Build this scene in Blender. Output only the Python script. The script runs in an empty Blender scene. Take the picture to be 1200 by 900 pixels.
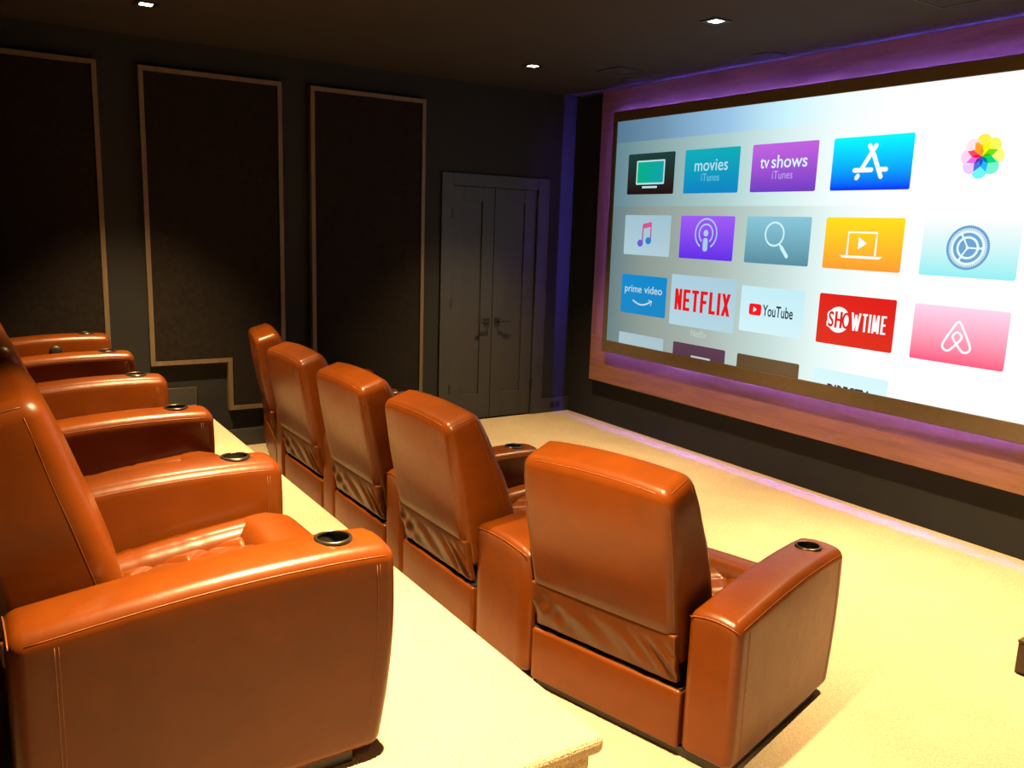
import bpy, bmesh, math, random
from mathutils import Vector, Matrix

# ---------------------------------------------------------------- camera, world, light, exposure
sc = bpy.context.scene
col = sc.collection
cam_data = bpy.data.cameras.new('camera')
cam = bpy.data.objects.new('camera', cam_data)
col.objects.link(cam)
sc.camera = cam
cam_data.sensor_width = 36.0
cam_data.lens = 991.29 / 1200 * 36.0
cam_data.clip_start = 0.05
_r = Vector((0.54140672, 0.84010444, 0.03321586))
_u = Vector((-0.17177433, 0.0718539, 0.98251239))
_f = Vector((-0.82302633, 0.53764444, -0.18321056))
cam.matrix_world = Matrix(((_r.x, _u.x, -_f.x, 6.3327), (_r.y, _u.y, -_f.y, -4.7759),
                           (_r.z, _u.z, -_f.z, 1.7062), (0, 0, 0, 1)))

world = bpy.data.worlds.new('world')
sc.world = world
world.use_nodes = True
world.node_tree.nodes['Background'].inputs[0].default_value = (0.10, 0.08, 0.07, 1)
world.node_tree.nodes['Background'].inputs[1].default_value = 0.0

sc.view_settings.view_transform = 'Standard'
sc.view_settings.look = 'None'
sc.view_settings.gamma = 1.0
sc.view_settings.use_curve_mapping = False
sc.view_settings.exposure = 0.0

H = 2.86                       # ceiling height
RX, RY = 7.6, -6.8             # extents of the room (panel wall at x = 0, screen wall at y = 0)
RISER_Y, RISER_H, RISER_X = -3.385, 0.347, 4.735
LAMP_COLOR = (1.0, 0.67, 0.31)
LAMP_POWER = 1080.0
LAMP_SPREAD = math.radians(78)
LED_COLOR = (0.17, 0.12, 1.0)
LED_POWER = 1350.0

random.seed(4)

# ---------------------------------------------------------------- helpers
def tag(o, label=None, cat=None, group=None, kind=None):
    if label: o['label'] = label
    if cat: o['category'] = cat
    if group: o['group'] = group
    if kind: o['kind'] = kind
    return o

def link(name, me, parent=None, loc=None):
    o = bpy.data.objects.new(name, me)
    col.objects.link(o)
    if parent is not None: o.parent = parent
    if loc is not None: o.location = loc
    return o

def empty(name, loc=(0, 0, 0), rz=0.0):
    o = bpy.data.objects.new(name, None)
    col.objects.link(o)
    o.location = loc
    o.rotation_euler = (0, 0, rz)
    o.empty_display_size = 0.2
    return o

def mesh(name, verts, faces, mats, smooth=False, midx=None):
    me = bpy.data.meshes.new(name)
    me.from_pydata([tuple(v) for v in verts], [], faces)
    for m in (mats if isinstance(mats, (list, tuple)) else [mats]): me.materials.append(m)
    if midx: me.polygons.foreach_set('material_index', midx)
    bm = bmesh.new(); bm.from_mesh(me)
    bmesh.ops.recalc_face_normals(bm, faces=bm.faces)
    bm.to_mesh(me); bm.free()
    if smooth: me.polygons.foreach_set('use_smooth', [True] * len(me.polygons))
    me.update()
    return me

def axis_samples(lo, hi, r, step, seg=4):
    if r <= 0:
        n = max(1, round((hi - lo) / step))
        return [lo + (hi - lo) * i / n for i in range(n + 1)]
    a = [lo + r - r * math.tan(math.pi / 4 * (seg - i) / seg) for i in range(seg + 1)]
    b = [hi - r + r * math.tan(math.pi / 4 * i / seg) for i in range(seg + 1)]
    n = max(1, round((hi - lo - 2 * r) / step))
    mid = [lo + r + (hi - lo - 2 * r) * i / n for i in range(1, n)]
    if hi - lo - 2 * r < 1e-6: b = b[1:]; mid = []
    return a + mid + b

def rbox(lo, hi, r, step=0.05, deform=None, seg=4):
    """surface of a box with rounded edges, as (verts, faces)"""
    S = [axis_samples(lo[i], hi[i], r, step, seg) for i in range(3)]
    N = [len(s) for s in S]
    idx, verts, faces = {}, [], []
    def v(i, j, k):
        key = (i, j, k)
        if key not in idx:
            p = [S[0][i], S[1][j], S[2][k]]
            q = [min(max(p[a], lo[a] + r), hi[a] - r) for a in range(3)]
            d = [p[a] - q[a] for a in range(3)]
            L = math.sqrt(sum(c * c for c in d))
            if L > 1e-9: p = [q[a] + d[a] * r / L for a in range(3)]
            if deform: p = deform(*p)
            idx[key] = len(verts); verts.append(tuple(p))
        return idx[key]
    for ax in range(3):
        b, c = (ax + 1) % 3, (ax + 2) % 3
        for e in (0, N[ax] - 1):
            for i in range(N[b] - 1):
                for j in range(N[c] - 1):
                    def key(ii, jj):
                        t = [0, 0, 0]; t[ax] = e; t[b] = ii; t[c] = jj
                        return v(*t)
                    f = [key(i, j), key(i + 1, j), key(i + 1, j + 1), key(i, j + 1)]
                    faces.append(f if e else f[::-1])
    return verts, faces

def join(*vf):
    V, F = [], []
    for vs, fs in vf:
        n = len(V); V += list(vs); F += [[i + n for i in f] for f in fs]
    return V, F

def box(lo, hi):
    x0, y0, z0 = lo; x1, y1, z1 = hi
    V = [(x0, y0, z0), (x1, y0, z0), (x1, y1, z0), (x0, y1, z0), (x0, y0, z1), (x1, y0, z1), (x1, y1, z1), (x0, y1, z1)]
    return V, [[0, 3, 2, 1], [4, 5, 6, 7], [0, 1, 5, 4], [1, 2, 6, 5], [2, 3, 7, 6], [3, 0, 4, 7]]

def bevbox(lo, hi, r=0.004):
    return rbox(lo, hi, r, 10.0, seg=2)

def tube(pts, r, n=6, closed=False):
    pts = [Vector(p) for p in pts]
    V, F = [], []
    m = len(pts)
    for i, p in enumerate(pts):
        a = pts[(i - 1) % m] if (closed or i > 0) else p
        b = pts[(i + 1) % m] if (closed or i < m - 1) else p
        t = (b - a).normalized()
        up = Vector((0, 0, 1)) if abs(t.z) < 0.9 else Vector((1, 0, 0))
        s = t.cross(up).normalized(); w = s.cross(t)
        for k in range(n):
            ang = 2 * math.pi * k / n
            V.append(tuple(p + s * (r * math.cos(ang)) + w * (r * math.sin(ang))))
    for i in range(m if closed else m - 1):
        j = (i + 1) % m
        for k in range(n):
            l = (k + 1) % n
            F.append([i * n + k, i * n + l, j * n + l, j * n + k])
    if not closed:
        F.append(list(range(n))[::-1]); F.append([(m - 1) * n + k for k in range(n)])
    return V, F

def revolve(prof, n=32, center=(0, 0, 0)):
    V, F = [], []
    for k in range(n):
        a = 2 * math.pi * k / n
        for (r, z) in prof: V.append((center[0] + r * math.cos(a), center[1] + r * math.sin(a), center[2] + z))
    m = len(prof)
    for k in range(n):
        l = (k + 1) % n
        for i in range(m - 1):
            F.append([k * m + i, l * m + i, l * m + i + 1, k * m + i + 1])
    return V, F

def sstep(a, b, x):
    t = min(max((x - a) / (b - a), 0), 1)
    return t * t * (3 - 2 * t)

def interp(tbl, x):
    if x <= tbl[0][0]: return tbl[0][1]
    for (a, va), (b, vb) in zip(tbl, tbl[1:]):
        if x <= b: return va + (vb - va) * (x - a) / (b - a)
    return tbl[-1][1]

# ---------------------------------------------------------------- materials
def new_mat(name):
    m = bpy.data.materials.new(name); m.use_nodes = True
    nt = m.node_tree
    return m, nt, nt.nodes['Principled BSDF']

def node(nt, typ, **kw):
    n = nt.nodes.new(typ)
    for k, v in kw.items(): setattr(n, k, v)
    return n

def plain(name, color, rough=0.6, metal=0.0, var=0.15, scale=20.0, bump=0.0, bscale=200.0, spec=0.5, coat=0.0, sheen=0.0):
    """principled with a little noise in its colour and relief"""
    m, nt, b = new_mat(name)
    b.inputs['Roughness'].default_value = rough
    b.inputs['Metallic'].default_value = metal
    b.inputs['Specular IOR Level'].default_value = spec
    b.inputs['Coat Weight'].default_value = coat
    b.inputs['Coat Roughness'].default_value = 0.25
    b.inputs['Sheen Weight'].default_value = sheen
    tc = node(nt, 'ShaderNodeTexCoord')
    nz = node(nt, 'ShaderNodeTexNoise'); nz.inputs['Scale'].default_value = scale; nz.inputs['Detail'].default_value = 4
    nt.links.new(tc.outputs['Object'], nz.inputs['Vector'])
    rp = node(nt, 'ShaderNodeValToRGB')
    rp.color_ramp.elements[0].position = 0.3; rp.color_ramp.elements[1].position = 0.7
    rp.color_ramp.elements[0].color = tuple(c * (1 - var) for c in color) + (1,)
    rp.color_ramp.elements[1].color = tuple(min(c * (1 + var), 1) for c in color) + (1,)
    nt.links.new(nz.outputs['Fac'], rp.inputs['Fac'])
    nt.links.new(rp.outputs['Color'], b.inputs['Base Color'])
    if bump > 0:
        nb = node(nt, 'ShaderNodeTexNoise'); nb.inputs['Scale'].default_value = bscale; nb.inputs['Detail'].default_value = 3
        nt.links.new(tc.outputs['Object'], nb.inputs['Vector'])
        bp = node(nt, 'ShaderNodeBump'); bp.inputs['Strength'].default_value = bump; bp.inputs['Distance'].default_value = 0.002
        nt.links.new(nb.outputs['Fac'], bp.inputs['Height'])
        nt.links.new(bp.outputs['Normal'], b.inputs['Normal'])
    return m

def leather_mat(name, color, rough):
    m, nt, b = new_mat(name)
    tc = node(nt, 'ShaderNodeTexCoord')
    nz = node(nt, 'ShaderNodeTexNoise'); nz.inputs['Scale'].default_value = 9; nz.inputs['Detail'].default_value = 5
    nt.links.new(tc.outputs['Object'], nz.inputs['Vector'])
    rp = node(nt, 'ShaderNodeValToRGB')
    rp.color_ramp.elements[0].position = 0.3; rp.color_ramp.elements[1].position = 0.72
    rp.color_ramp.elements[0].color = tuple(c * 0.88 for c in color) + (1,)
    rp.color_ramp.elements[1].color = tuple(c * 1.1 for c in color) + (1,)
    nt.links.new(nz.outputs['Fac'], rp.inputs['Fac'])
    nt.links.new(rp.outputs['Color'], b.inputs['Base Color'])
    b.inputs['Roughness'].default_value = rough
    b.inputs['Specular IOR Level'].default_value = 0.32
    b.inputs['Coat Weight'].default_value = 0.0
    b.inputs['Coat Roughness'].default_value = 0.3
    vo = node(nt, 'ShaderNodeTexVoronoi'); vo.inputs['Scale'].default_value = 260
    nt.links.new(tc.outputs['Object'], vo.inputs['Vector'])
    n2 = node(nt, 'ShaderNodeTexNoise'); n2.inputs['Scale'].default_value = 14; n2.inputs['Detail'].default_value = 2
    nt.links.new(tc.outputs['Object'], n2.inputs['Vector'])
    b1 = node(nt, 'ShaderNodeBump'); b1.inputs['Strength'].default_value = 0.05; b1.inputs['Distance'].default_value = 0.001
    b2 = node(nt, 'ShaderNodeBump'); b2.inputs['Strength'].default_value = 0.12; b2.inputs['Distance'].default_value = 0.012
    nt.links.new(vo.outputs['Distance'], b1.inputs['Height'])
    nt.links.new(n2.outputs['Fac'], b2.inputs['Height'])
    nt.links.new(b1.outputs['Normal'], b2.inputs['Normal'])
    nt.links.new(b2.outputs['Normal'], b.inputs['Normal'])
    return m

def carpet_mat():
    m, nt, b = new_mat('beige_loop_carpet')
    tc = node(nt, 'ShaderNodeTexCoord')
    mp = node(nt, 'ShaderNodeMapping'); mp.inputs['Scale'].default_value = (1.0, 1.6, 1.0)
    nt.links.new(tc.outputs['Object'], mp.inputs['Vector'])
    vo = node(nt, 'ShaderNodeTexVoronoi'); vo.inputs['Scale'].default_value = 105; vo.inputs['Randomness'].default_value = 0.55
    nt.links.new(mp.outputs['Vector'], vo.inputs['Vector'])
    nz = node(nt, 'ShaderNodeTexNoise'); nz.inputs['Scale'].default_value = 3.0; nz.inputs['Detail'].default_value = 5
    nt.links.new(tc.outputs['Object'], nz.inputs['Vector'])
    rp = node(nt, 'ShaderNodeValToRGB')
    rp.color_ramp.elements[0].position = 0.0; rp.color_ramp.elements[1].position = 0.75
    rp.color_ramp.elements[0].color = (0.64, 0.54, 0.38, 1)
    rp.color_ramp.elements[1].color = (0.46, 0.36, 0.23, 1)
    nt.links.new(vo.outputs['Distance'], rp.inputs['Fac'])
    mx = node(nt, 'ShaderNodeMixRGB', blend_type='MULTIPLY'); mx.inputs['Fac'].default_value = 0.25
    nt.links.new(rp.outputs['Color'], mx.inputs['Color1'])
    nt.links.new(nz.outputs['Fac'], mx.inputs['Color2'])
    nt.links.new(mx.outputs['Color'], b.inputs['Base Color'])
    b.inputs['Roughness'].default_value = 0.95
    b.inputs['Specular IOR Level'].default_value = 0.1
    bp = node(nt, 'ShaderNodeBump'); bp.inputs['Strength'].default_value = 0.8; bp.inputs['Distance'].default_value = 0.006
    bp.invert = True
    nt.links.new(vo.outputs['Distance'], bp.inputs['Height'])
    nt.links.new(bp.outputs['Normal'], b.inputs['Normal'])
    return m

def wood_mat(name, c0, c1, axis=0, rough=0.45, scale=1.0):
    m, nt, b = new_mat(name)
    tc = node(nt, 'ShaderNodeTexCoord')
    mp = node(nt, 'ShaderNodeMapping')
    s = [9.0 * scale] * 3; s[axis] = 0.9 * scale
    mp.inputs['Scale'].default_value = s
    nt.links.new(tc.outputs['Object'], mp.inputs['Vector'])
    n1 = node(nt, 'ShaderNodeTexNoise'); n1.inputs['Scale'].default_value = 1.6; n1.inputs['Detail'].default_value = 7; n1.inputs['Distortion'].default_value = 1.4
    nt.links.new(mp.outputs['Vector'], n1.inputs['Vector'])
    n2 = node(nt, 'ShaderNodeTexNoise'); n2.inputs['Scale'].default_value = 14; n2.inputs['Detail'].default_value = 3
    nt.links.new(mp.outputs['Vector'], n2.inputs['Vector'])
    mx = node(nt, 'ShaderNodeMath', operation='MULTIPLY_ADD'); mx.inputs[1].default_value = 0.35
    nt.links.new(n2.outputs['Fac'], mx.inputs[0]); nt.links.new(n1.outputs['Fac'], mx.inputs[2])
    rp = node(nt, 'ShaderNodeValToRGB')
    rp.color_ramp.elements[0].position = 0.42; rp.color_ramp.elements[1].position = 0.9
    rp.color_ramp.elements[0].color = tuple(c0) + (1,); rp.color_ramp.elements[1].color = tuple(c1) + (1,)
    nt.links.new(mx.outputs['Value'], rp.inputs['Fac'])
    nt.links.new(rp.outputs['Color'], b.inputs['Base Color'])
    b.inputs['Roughness'].default_value = rough
    bp = node(nt, 'ShaderNodeBump'); bp.inputs['Strength'].default_value = 0.15; bp.inputs['Distance'].default_value = 0.002
    nt.links.new(mx.outputs['Value'], bp.inputs['Height']); nt.links.new(bp.outputs['Normal'], b.inputs['Normal'])
    return m

def lin(c):
    return tuple(((v / 255) / 12.92 if v <= 10 else (((v / 255) + 0.055) / 1.055) ** 2.4) for v in c)

def screen_mat(name, c0, c1=None, axis=2, strength=1.0, base=0.015):
    """what the projector throws on the screen; c0 at the low end of the axis, c1 at the high end"""
    m, nt, b = new_mat(name)
    b.inputs['Base Color'].default_value = (base, base, base, 1)
    b.inputs['Roughness'].default_value = 0.9
    b.inputs['Specular IOR Level'].default_value = 0.0
    a0 = lin(c0); a1 = lin(c1) if c1 else a0
    tc = node(nt, 'ShaderNodeTexCoord'); sp = node(nt, 'ShaderNodeSeparateXYZ')
    nt.links.new(tc.outputs['Generated'], sp.inputs['Vector'])
    rp = node(nt, 'ShaderNodeValToRGB')
    rp.color_ramp.elements[0].color = a0 + (1,); rp.color_ramp.elements[1].color = a1 + (1,)
    nt.links.new(sp.outputs[axis], rp.inputs['Fac'])
    nt.links.new(rp.outputs['Color'], b.inputs['Emission Color'])
    b.inputs['Emission Strength'].default_value = strength
    return m

def emit(name, color, strength):
    m, nt, b = new_mat(name)
    b.inputs['Base Color'].default_value = (0.8, 0.8, 0.8, 1)
    b.inputs['Emission Color'].default_value = tuple(color) + (1,)
    b.inputs['Emission Strength'].default_value = strength
    return m

M = {}
M['leather'] = leather_mat('cognac_leather', (0.124, 0.0275, 0.0018), 0.33)
M['flap'] = leather_mat('cognac_vinyl', (0.112, 0.028, 0.003), 0.30)
M['stitch'] = plain('tan_stitching', (0.17, 0.045, 0.008), 0.5)
M['black'] = plain('black_plastic', (0.010, 0.009, 0.008), 0.5)
M['dark_gap'] = plain('black_lining', (0.006, 0.005, 0.004), 0.9)
M['rim'] = plain('gunmetal_rim', (0.10, 0.085, 0.07), 0.32, metal=0.9)
M['wall'] = plain('charcoal_wall_paint', (0.0185, 0.0195, 0.0205), 0.75, var=0.06, scale=4, bump=0.1, bscale=120, spec=0.25)
M['door'] = plain('charcoal_satin_paint', (0.035, 0.0355, 0.0355), 0.5, var=0.05, scale=5)
M['ceiling'] = plain('dark_ceiling_paint', (0.034, 0.029, 0.025), 0.85, var=0.06, scale=5, spec=0.2)
M['fabric'] = plain('dark_brown_acoustic_fabric', (0.014, 0.0105, 0.008), 0.95, var=0.25, scale=35, bump=0.4, bscale=500, spec=0.1, sheen=0.1)
M['carpet'] = carpet_mat()
M['trimwood'] = wood_mat('tan_trim_wood', (0.11, 0.075, 0.043), (0.17, 0.12, 0.072), axis=2, rough=0.5)
M['wood_x'] = wood_mat('reddish_wood', (0.20, 0.090, 0.048), (0.32, 0.150, 0.083), axis=0)
M['wood_z'] = wood_mat('reddish_wood_upright', (0.20, 0.090, 0.048), (0.32, 0.150, 0.083), axis=2)
M['velvet'] = plain('dark_brown_screen_velvet', (0.13, 0.095, 0.062), 0.95, var=0.05, spec=0.05)
M['boxwood'] = wood_mat('dark_brown_wood', (0.055, 0.030, 0.016), (0.085, 0.048, 0.026), axis=0, rough=0.4)
M['led'] = emit('violet_led', LED_COLOR, LED_POWER)
M['lamp'] = emit('warm_lamp', (1.0, 0.82, 0.55), 14.0)

# ---------------------------------------------------------------- the room
def struct(name, vf, mat, parent=None, smooth=False, label=None):
    o = link(name, mesh(name, vf[0], vf[1], mat, smooth), parent)
    if parent is None: tag(o, label, None, None, 'structure')
    return o

struct('floor', box((0, RY, -0.1), (RX, 0, 0)), M['carpet'], label='beige loop pile carpet floor of the home theatre')
struct('ceiling', box((-0.1, RY - 0.1, H), (RX + 0.1, 0.1, H + 0.1)), M['ceiling'], label='dark painted ceiling with small recessed lights')
struct('wall_front', box((-0.1, 0, 0), (RX, 0.1, H)), M['wall'], label='dark wall behind the projection screen')
struct('wall_right', box((RX, RY, 0), (RX + 0.1, 0.1, H)), M['wall'], label='plain dark side wall opposite the fabric panels')
struct('wall_back', box((-0.1, RY - 0.1, 0), (RX + 0.1, RY, H)), M['wall'], label='plain dark wall behind the upper row of recliners')
D0, D1, DM, DT = -1.300, -0.438, -0.873, 2.026       # door opening
struct('wall_left', join(box((-0.1, RY, 0), (0, D0, H)), box((-0.1, D1, 0), (0, 0, H)),
                         box((-0.1, D0, DT), (0, D1, H))), M['wall'], label='charcoal side wall with wood edged fabric panels and double door')

# raised platform of the upper row
body = box((0, RY, 0), (RISER_X - 0.035, RISER_Y - 0.03, RISER_H - 0.03))
slab = rbox((-0.03, RY - 0.03, RISER_H - 0.055), (RISER_X, RISER_Y, RISER_H), 0.022, 0.4, seg=4)
slab = ([(max(v[0], 0), max(v[1], RY), v[2]) for v in slab[0]], slab[1])
platform = struct('floor_platform', body, M['carpet'], label='raised carpeted platform carrying the upper row of recliners')
struct('nosing', slab, M['carpet'], platform, smooth=True)

# baseboards
def bboard(name, lo, hi, label):
    return struct(name, bevbox(lo, hi, 0.003), M['door'], label=label)
bboard('baseboard_left', (0, RISER_Y, 0), (0.016, -1.403, 0.130), 'low charcoal baseboard under the wood edged panels')
bboard('baseboard_corner', (0, -0.317, 0), (0.016, 0, 0.132), 'short charcoal baseboard between the double door and the corner')
bboard('baseboard_platform', (0, RY, RISER_H), (0.016, RISER_Y - 0.005, RISER_H + 0.133), 'charcoal baseboard standing on the raised platform')

# double door
door = empty('door_1', (0, 0, 0)); tag(door, 'charcoal double door with shaker panels and black lever handles', None, None, 'structure')
def dpart(name, vf, mat, parent=None, smooth=False):
    return link(name, mesh(name, vf[0], vf[1], mat, smooth), parent or door)
dpart('casing', bevbox((0, -1.403, 0), (0.022, D0, 2.128)), M['door'])
dpart('casing', bevbox((0, D1, 0), (0.022, -0.317, 2.128)), M['door'])
dpart('casing', bevbox((0, D0, DT), (0.0215, D1, 2.1275)), M['door'])
for (a, b, side) in ((D0 + 0.003, DM - 0.003, -1), (DM + 0.003, D1 - 0.003, 1)):
    leaf = empty('door_leaf'); leaf.parent = door
    st = 0.118
    for (lo, hi) in (((a, 0.01), (a + st, DT - 0.004)), ((b - st, 0.01), (b, DT - 0.004)),
                     ((a + st, DT - 0.118), (b - st, DT - 0.004)), ((a + st, 0.01), (b - st, 0.235))):
        dpart('rail' if hi[0] - lo[0] > 0.14 and hi[1] - lo[1] < 1 else 'stile',
              bevbox((-0.040, lo[0], lo[1]), (-0.004, hi[0], hi[1]), 0.002), M['door'], leaf)
    dpart('panel', box((-0.036, a + st - 0.01, 0.22), (-0.020, b - st + 0.01, DT - 0.11)), M['door'], leaf)
    hy = (DM - 0.055) if side < 0 else (DM + 0.055)
    dpart('lever_handle', join(bevbox((-0.004, hy - 0.028, 0.85), (0.008, hy + 0.028, 0.906), 0.002),
                               tube([(0.006, hy, 0.878), (0.046, hy, 0.878)], 0.009, 10),
                               bevbox((0.040, min(hy, hy + side * 0.115) - (0.01 if side > 0 else 0), 0.870),
                                      (0.052, max(hy, hy + side * 0.115) + (0.01 if side < 0 else 0), 0.886), 0.003)), M['black'], leaf)
    for hz in (0.30, 1.05, 1.80):
        yy = D0 if side < 0 else D1
        dpart('hinge', bevbox((-0.004, yy - 0.007, hz - 0.045), (0.026, yy + 0.007, hz + 0.045), 0.002), M['black'], leaf)
dpart('jamb_backing', box((-0.1, D0, 0), (-0.05, D1, DT)), M['dark_gap'])

# corner outlet on the baseboard
ou = empty('floor_outlet', (0.016, -0.16, 0.068)); tag(ou, 'small dark outlet plate on the baseboard beside the corner', 'outlet')
link('cover_plate', mesh('cover_plate', *bevbox((0, -0.06, -0.034), (0.006, 0.06, 0.034), 0.002), M['black']), ou)
for dy in (-0.028, 0.028):
    link('socket', mesh('socket', *bevbox((0.006, dy - 0.017, -0.017), (0.008, dy + 0.017, 0.017), 0.001), M['dark_gap']), ou)

# ---------------------------------------------------------------- fabric panels with wood edging
TW, PD = 0.030, 0.055
def wall_panel(outline, label):
    """outline: (y, z) corners; fabric body standing off the wall, one wood strip along each edge"""
    y0 = min(p[0] for p in outline); z0 = min(p[1] for p in outline)
    root = empty('acoustic_panel', (0, y0, z0)); tag(root, label, 'wall panel', 'wood edged fabric panels on the side wall')
    pts = [(p[0] - y0, p[1] - z0) for p in outline]
    n = len(pts)
    area = sum(pts[i][0] * pts[(i + 1) % n][1] - pts[(i + 1) % n][0] * pts[i][1] for i in range(n))
    sgn = 1 if area > 0 else -1
    def off(i, d):
        a, b, c = Vector(pts[i - 1]), Vector(pts[i]), Vector(pts[(i + 1) % n])
        e1 = (b - a).normalized(); e2 = (c - b).normalized()
        n1 = Vector((-e1.y, e1.x)) * sgn; n2 = Vector((-e2.y, e2.x)) * sgn
        return b + (n1 + n2) * d
    inner = [off(i, TW * 0.8) for i in range(n)]
    V = [(0.001, p.x, p.y) for p in inner] + [(PD - 0.012, p.x, p.y) for p in inner]
    F = [list(range(n)), list(range(n, 2 * n))] + [[i, (i + 1) % n, n + (i + 1) % n, n + i] for i in range(n)]
    link('fabric', mesh('fabric', V, F, M['fabric']), root)
    inn = [off(i, TW) for i in range(n)]
    for i in range(n):
        j = (i + 1) % n
        q = [Vector(pts[i]), Vector(pts[j]), inn[j], inn[i]]
        V = [(0.001, p.x, p.y) for p in q] + [(PD, p.x, p.y) for p in q]
        F = [[0, 1, 2, 3], [7, 6, 5, 4]] + [[k, (k + 1) % 4, 4 + (k + 1) % 4, 4 + k] for k in range(4)]
        link('trim_strip', mesh('trim_strip', V, F, M['trimwood']), root)
    return root
PT = 2.671
wall_panel([(-5.25, PT), (-3.951, PT), (-3.951, 0.66), (-5.25, 0.66)], 'tall fabric panel beside the upper row, partly cut off by the picture edge')
wall_panel([(-3.702, PT), (-2.741, PT), (-2.741, 0.292), (-3.171, 0.292), (-3.171, 0.655), (-3.702, 0.655)], 'fabric panel with a stepped lower edge above the platform front')
wall_panel([(-2.5255, PT), (-1.576, PT), (-1.576, 0.292), (-2.5255, 0.292)], 'rectangular fabric panel next to the double door')

# ---------------------------------------------------------------- wooden screen surround
WY = -0.07
SL, SR, SB, ST = 0.625, 4.215, 0.662, 2.663        # outer edges of the screen frame
IL, IR, IB, IT = 0.674, 4.166, 0.766, 2.583        # picture
WL, WR, WB = 0.395, 4.445, 0.376
sur = empty('screen_surround', (WL, 0, WB)); tag(sur, 'wide reddish wood surround framing the projection screen', 'wood surround')
def sp_(name, lo, hi, mat, r=0.003):
    link(name, mesh(name, *bevbox(tuple(lo[i] - (WL, 0, WB)[i] for i in range(3)), tuple(hi[i] - (WL, 0, WB)[i] for i in range(3)), r), mat), sur)
sp_('board', (WL, WY, WB), (WR, -0.002, WB + 0.40), M['wood_x'])
sp_('board', (WL, WY, H - 0.34), (WR, -0.002, H - 0.001), M['wood_x'])
sp_('board', (WL, WY, WB + 0.401), (WL + 0.36, -0.002, H - 0.341), M['wood_z'])
sp_('board', (WR - 0.36, WY, WB + 0.401), (WR, -0.002, H - 0.341), M['wood_z'])

# ---------------------------------------------------------------- projection screen
FY0, FY1, PY = -0.130, -0.0945, -0.118               # frame front, frame back, picture plane
scr = empty('projection_screen', ((SL + SR) / 2, WY, SB)); tag(scr, 'wide projection screen glowing with rows of app icons', 'projection screen')
SO = Vector(((SL + SR) / 2, WY, SB))
def spart(name, vf, mat, parent=None, midx=None):
    V = [tuple(Vector(v) - SO) for v in vf[0]]
    return link(name, mesh(name, V, vf[1], mat, False, midx), parent or scr)
spart('frame_rail', bevbox((SL, FY0, SB), (SR, FY1, IB)), M['velvet'])
spart('frame_rail', bevbox((SL, FY0, IT), (SR, FY1, ST)), M['velvet'])
spart('frame_rail', bevbox((SL, FY0, IB), (IL, FY1, IT)), M['velvet'])
spart('frame_rail', bevbox((IR, FY0, IB), (SR, FY1, IT)), M['velvet'])
ins = 0.065
spart('mounting_box', box((SL + ins, FY1, SB + ins), (SR - ins, WY - 0.001, ST - ins)), M['dark_gap'])
ly0, ly1, lt = -0.0870, -0.0848, 0.003
for lo, hi in (((SL + ins, SB + ins - lt), (SR - ins, SB + ins)), ((SL + ins, ST - ins), (SR - ins, ST - ins + lt)),
               ((SL + ins - lt, SB + ins), (SL + ins, ST - ins)), ((SR - ins, SB + ins), (SR - ins + lt, ST - ins))):
    spart('led_strip', box((lo[0], ly0, lo[1]), (hi[0], ly1, hi[1])), M['led'])

def picture_mat():  # screen hotspot painted into the emission: dim at left, white at right
    m, nt, b = new_mat('background_with_hotspot')
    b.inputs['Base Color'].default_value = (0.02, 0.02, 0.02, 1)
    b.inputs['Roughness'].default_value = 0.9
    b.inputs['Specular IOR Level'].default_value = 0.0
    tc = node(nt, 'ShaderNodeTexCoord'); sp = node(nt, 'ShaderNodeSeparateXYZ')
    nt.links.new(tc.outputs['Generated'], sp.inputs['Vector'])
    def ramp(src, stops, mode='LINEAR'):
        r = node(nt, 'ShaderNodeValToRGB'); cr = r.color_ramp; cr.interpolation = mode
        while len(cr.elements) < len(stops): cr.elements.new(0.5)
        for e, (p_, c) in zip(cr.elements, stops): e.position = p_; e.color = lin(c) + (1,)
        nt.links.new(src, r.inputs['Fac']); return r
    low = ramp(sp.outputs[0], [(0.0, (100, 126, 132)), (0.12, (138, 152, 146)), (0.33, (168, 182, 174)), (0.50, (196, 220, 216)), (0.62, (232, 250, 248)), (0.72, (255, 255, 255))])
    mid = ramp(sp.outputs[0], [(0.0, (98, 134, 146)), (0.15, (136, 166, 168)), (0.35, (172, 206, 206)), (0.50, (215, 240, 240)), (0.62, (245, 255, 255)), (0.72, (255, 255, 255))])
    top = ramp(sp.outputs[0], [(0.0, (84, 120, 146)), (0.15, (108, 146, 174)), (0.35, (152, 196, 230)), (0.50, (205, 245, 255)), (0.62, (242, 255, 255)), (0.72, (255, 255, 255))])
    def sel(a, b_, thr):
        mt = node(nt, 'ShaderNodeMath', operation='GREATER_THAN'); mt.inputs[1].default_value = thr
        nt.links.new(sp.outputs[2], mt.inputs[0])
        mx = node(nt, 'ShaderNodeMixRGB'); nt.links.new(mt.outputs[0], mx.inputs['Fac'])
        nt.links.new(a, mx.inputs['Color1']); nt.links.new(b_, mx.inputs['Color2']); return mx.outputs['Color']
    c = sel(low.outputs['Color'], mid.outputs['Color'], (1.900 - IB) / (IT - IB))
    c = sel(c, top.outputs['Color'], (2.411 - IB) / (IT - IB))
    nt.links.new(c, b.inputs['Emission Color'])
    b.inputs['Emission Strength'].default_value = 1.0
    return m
spart('picture', box((IL, PY, IB), (IR, PY + 0.01, IT)), picture_mat())

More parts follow.
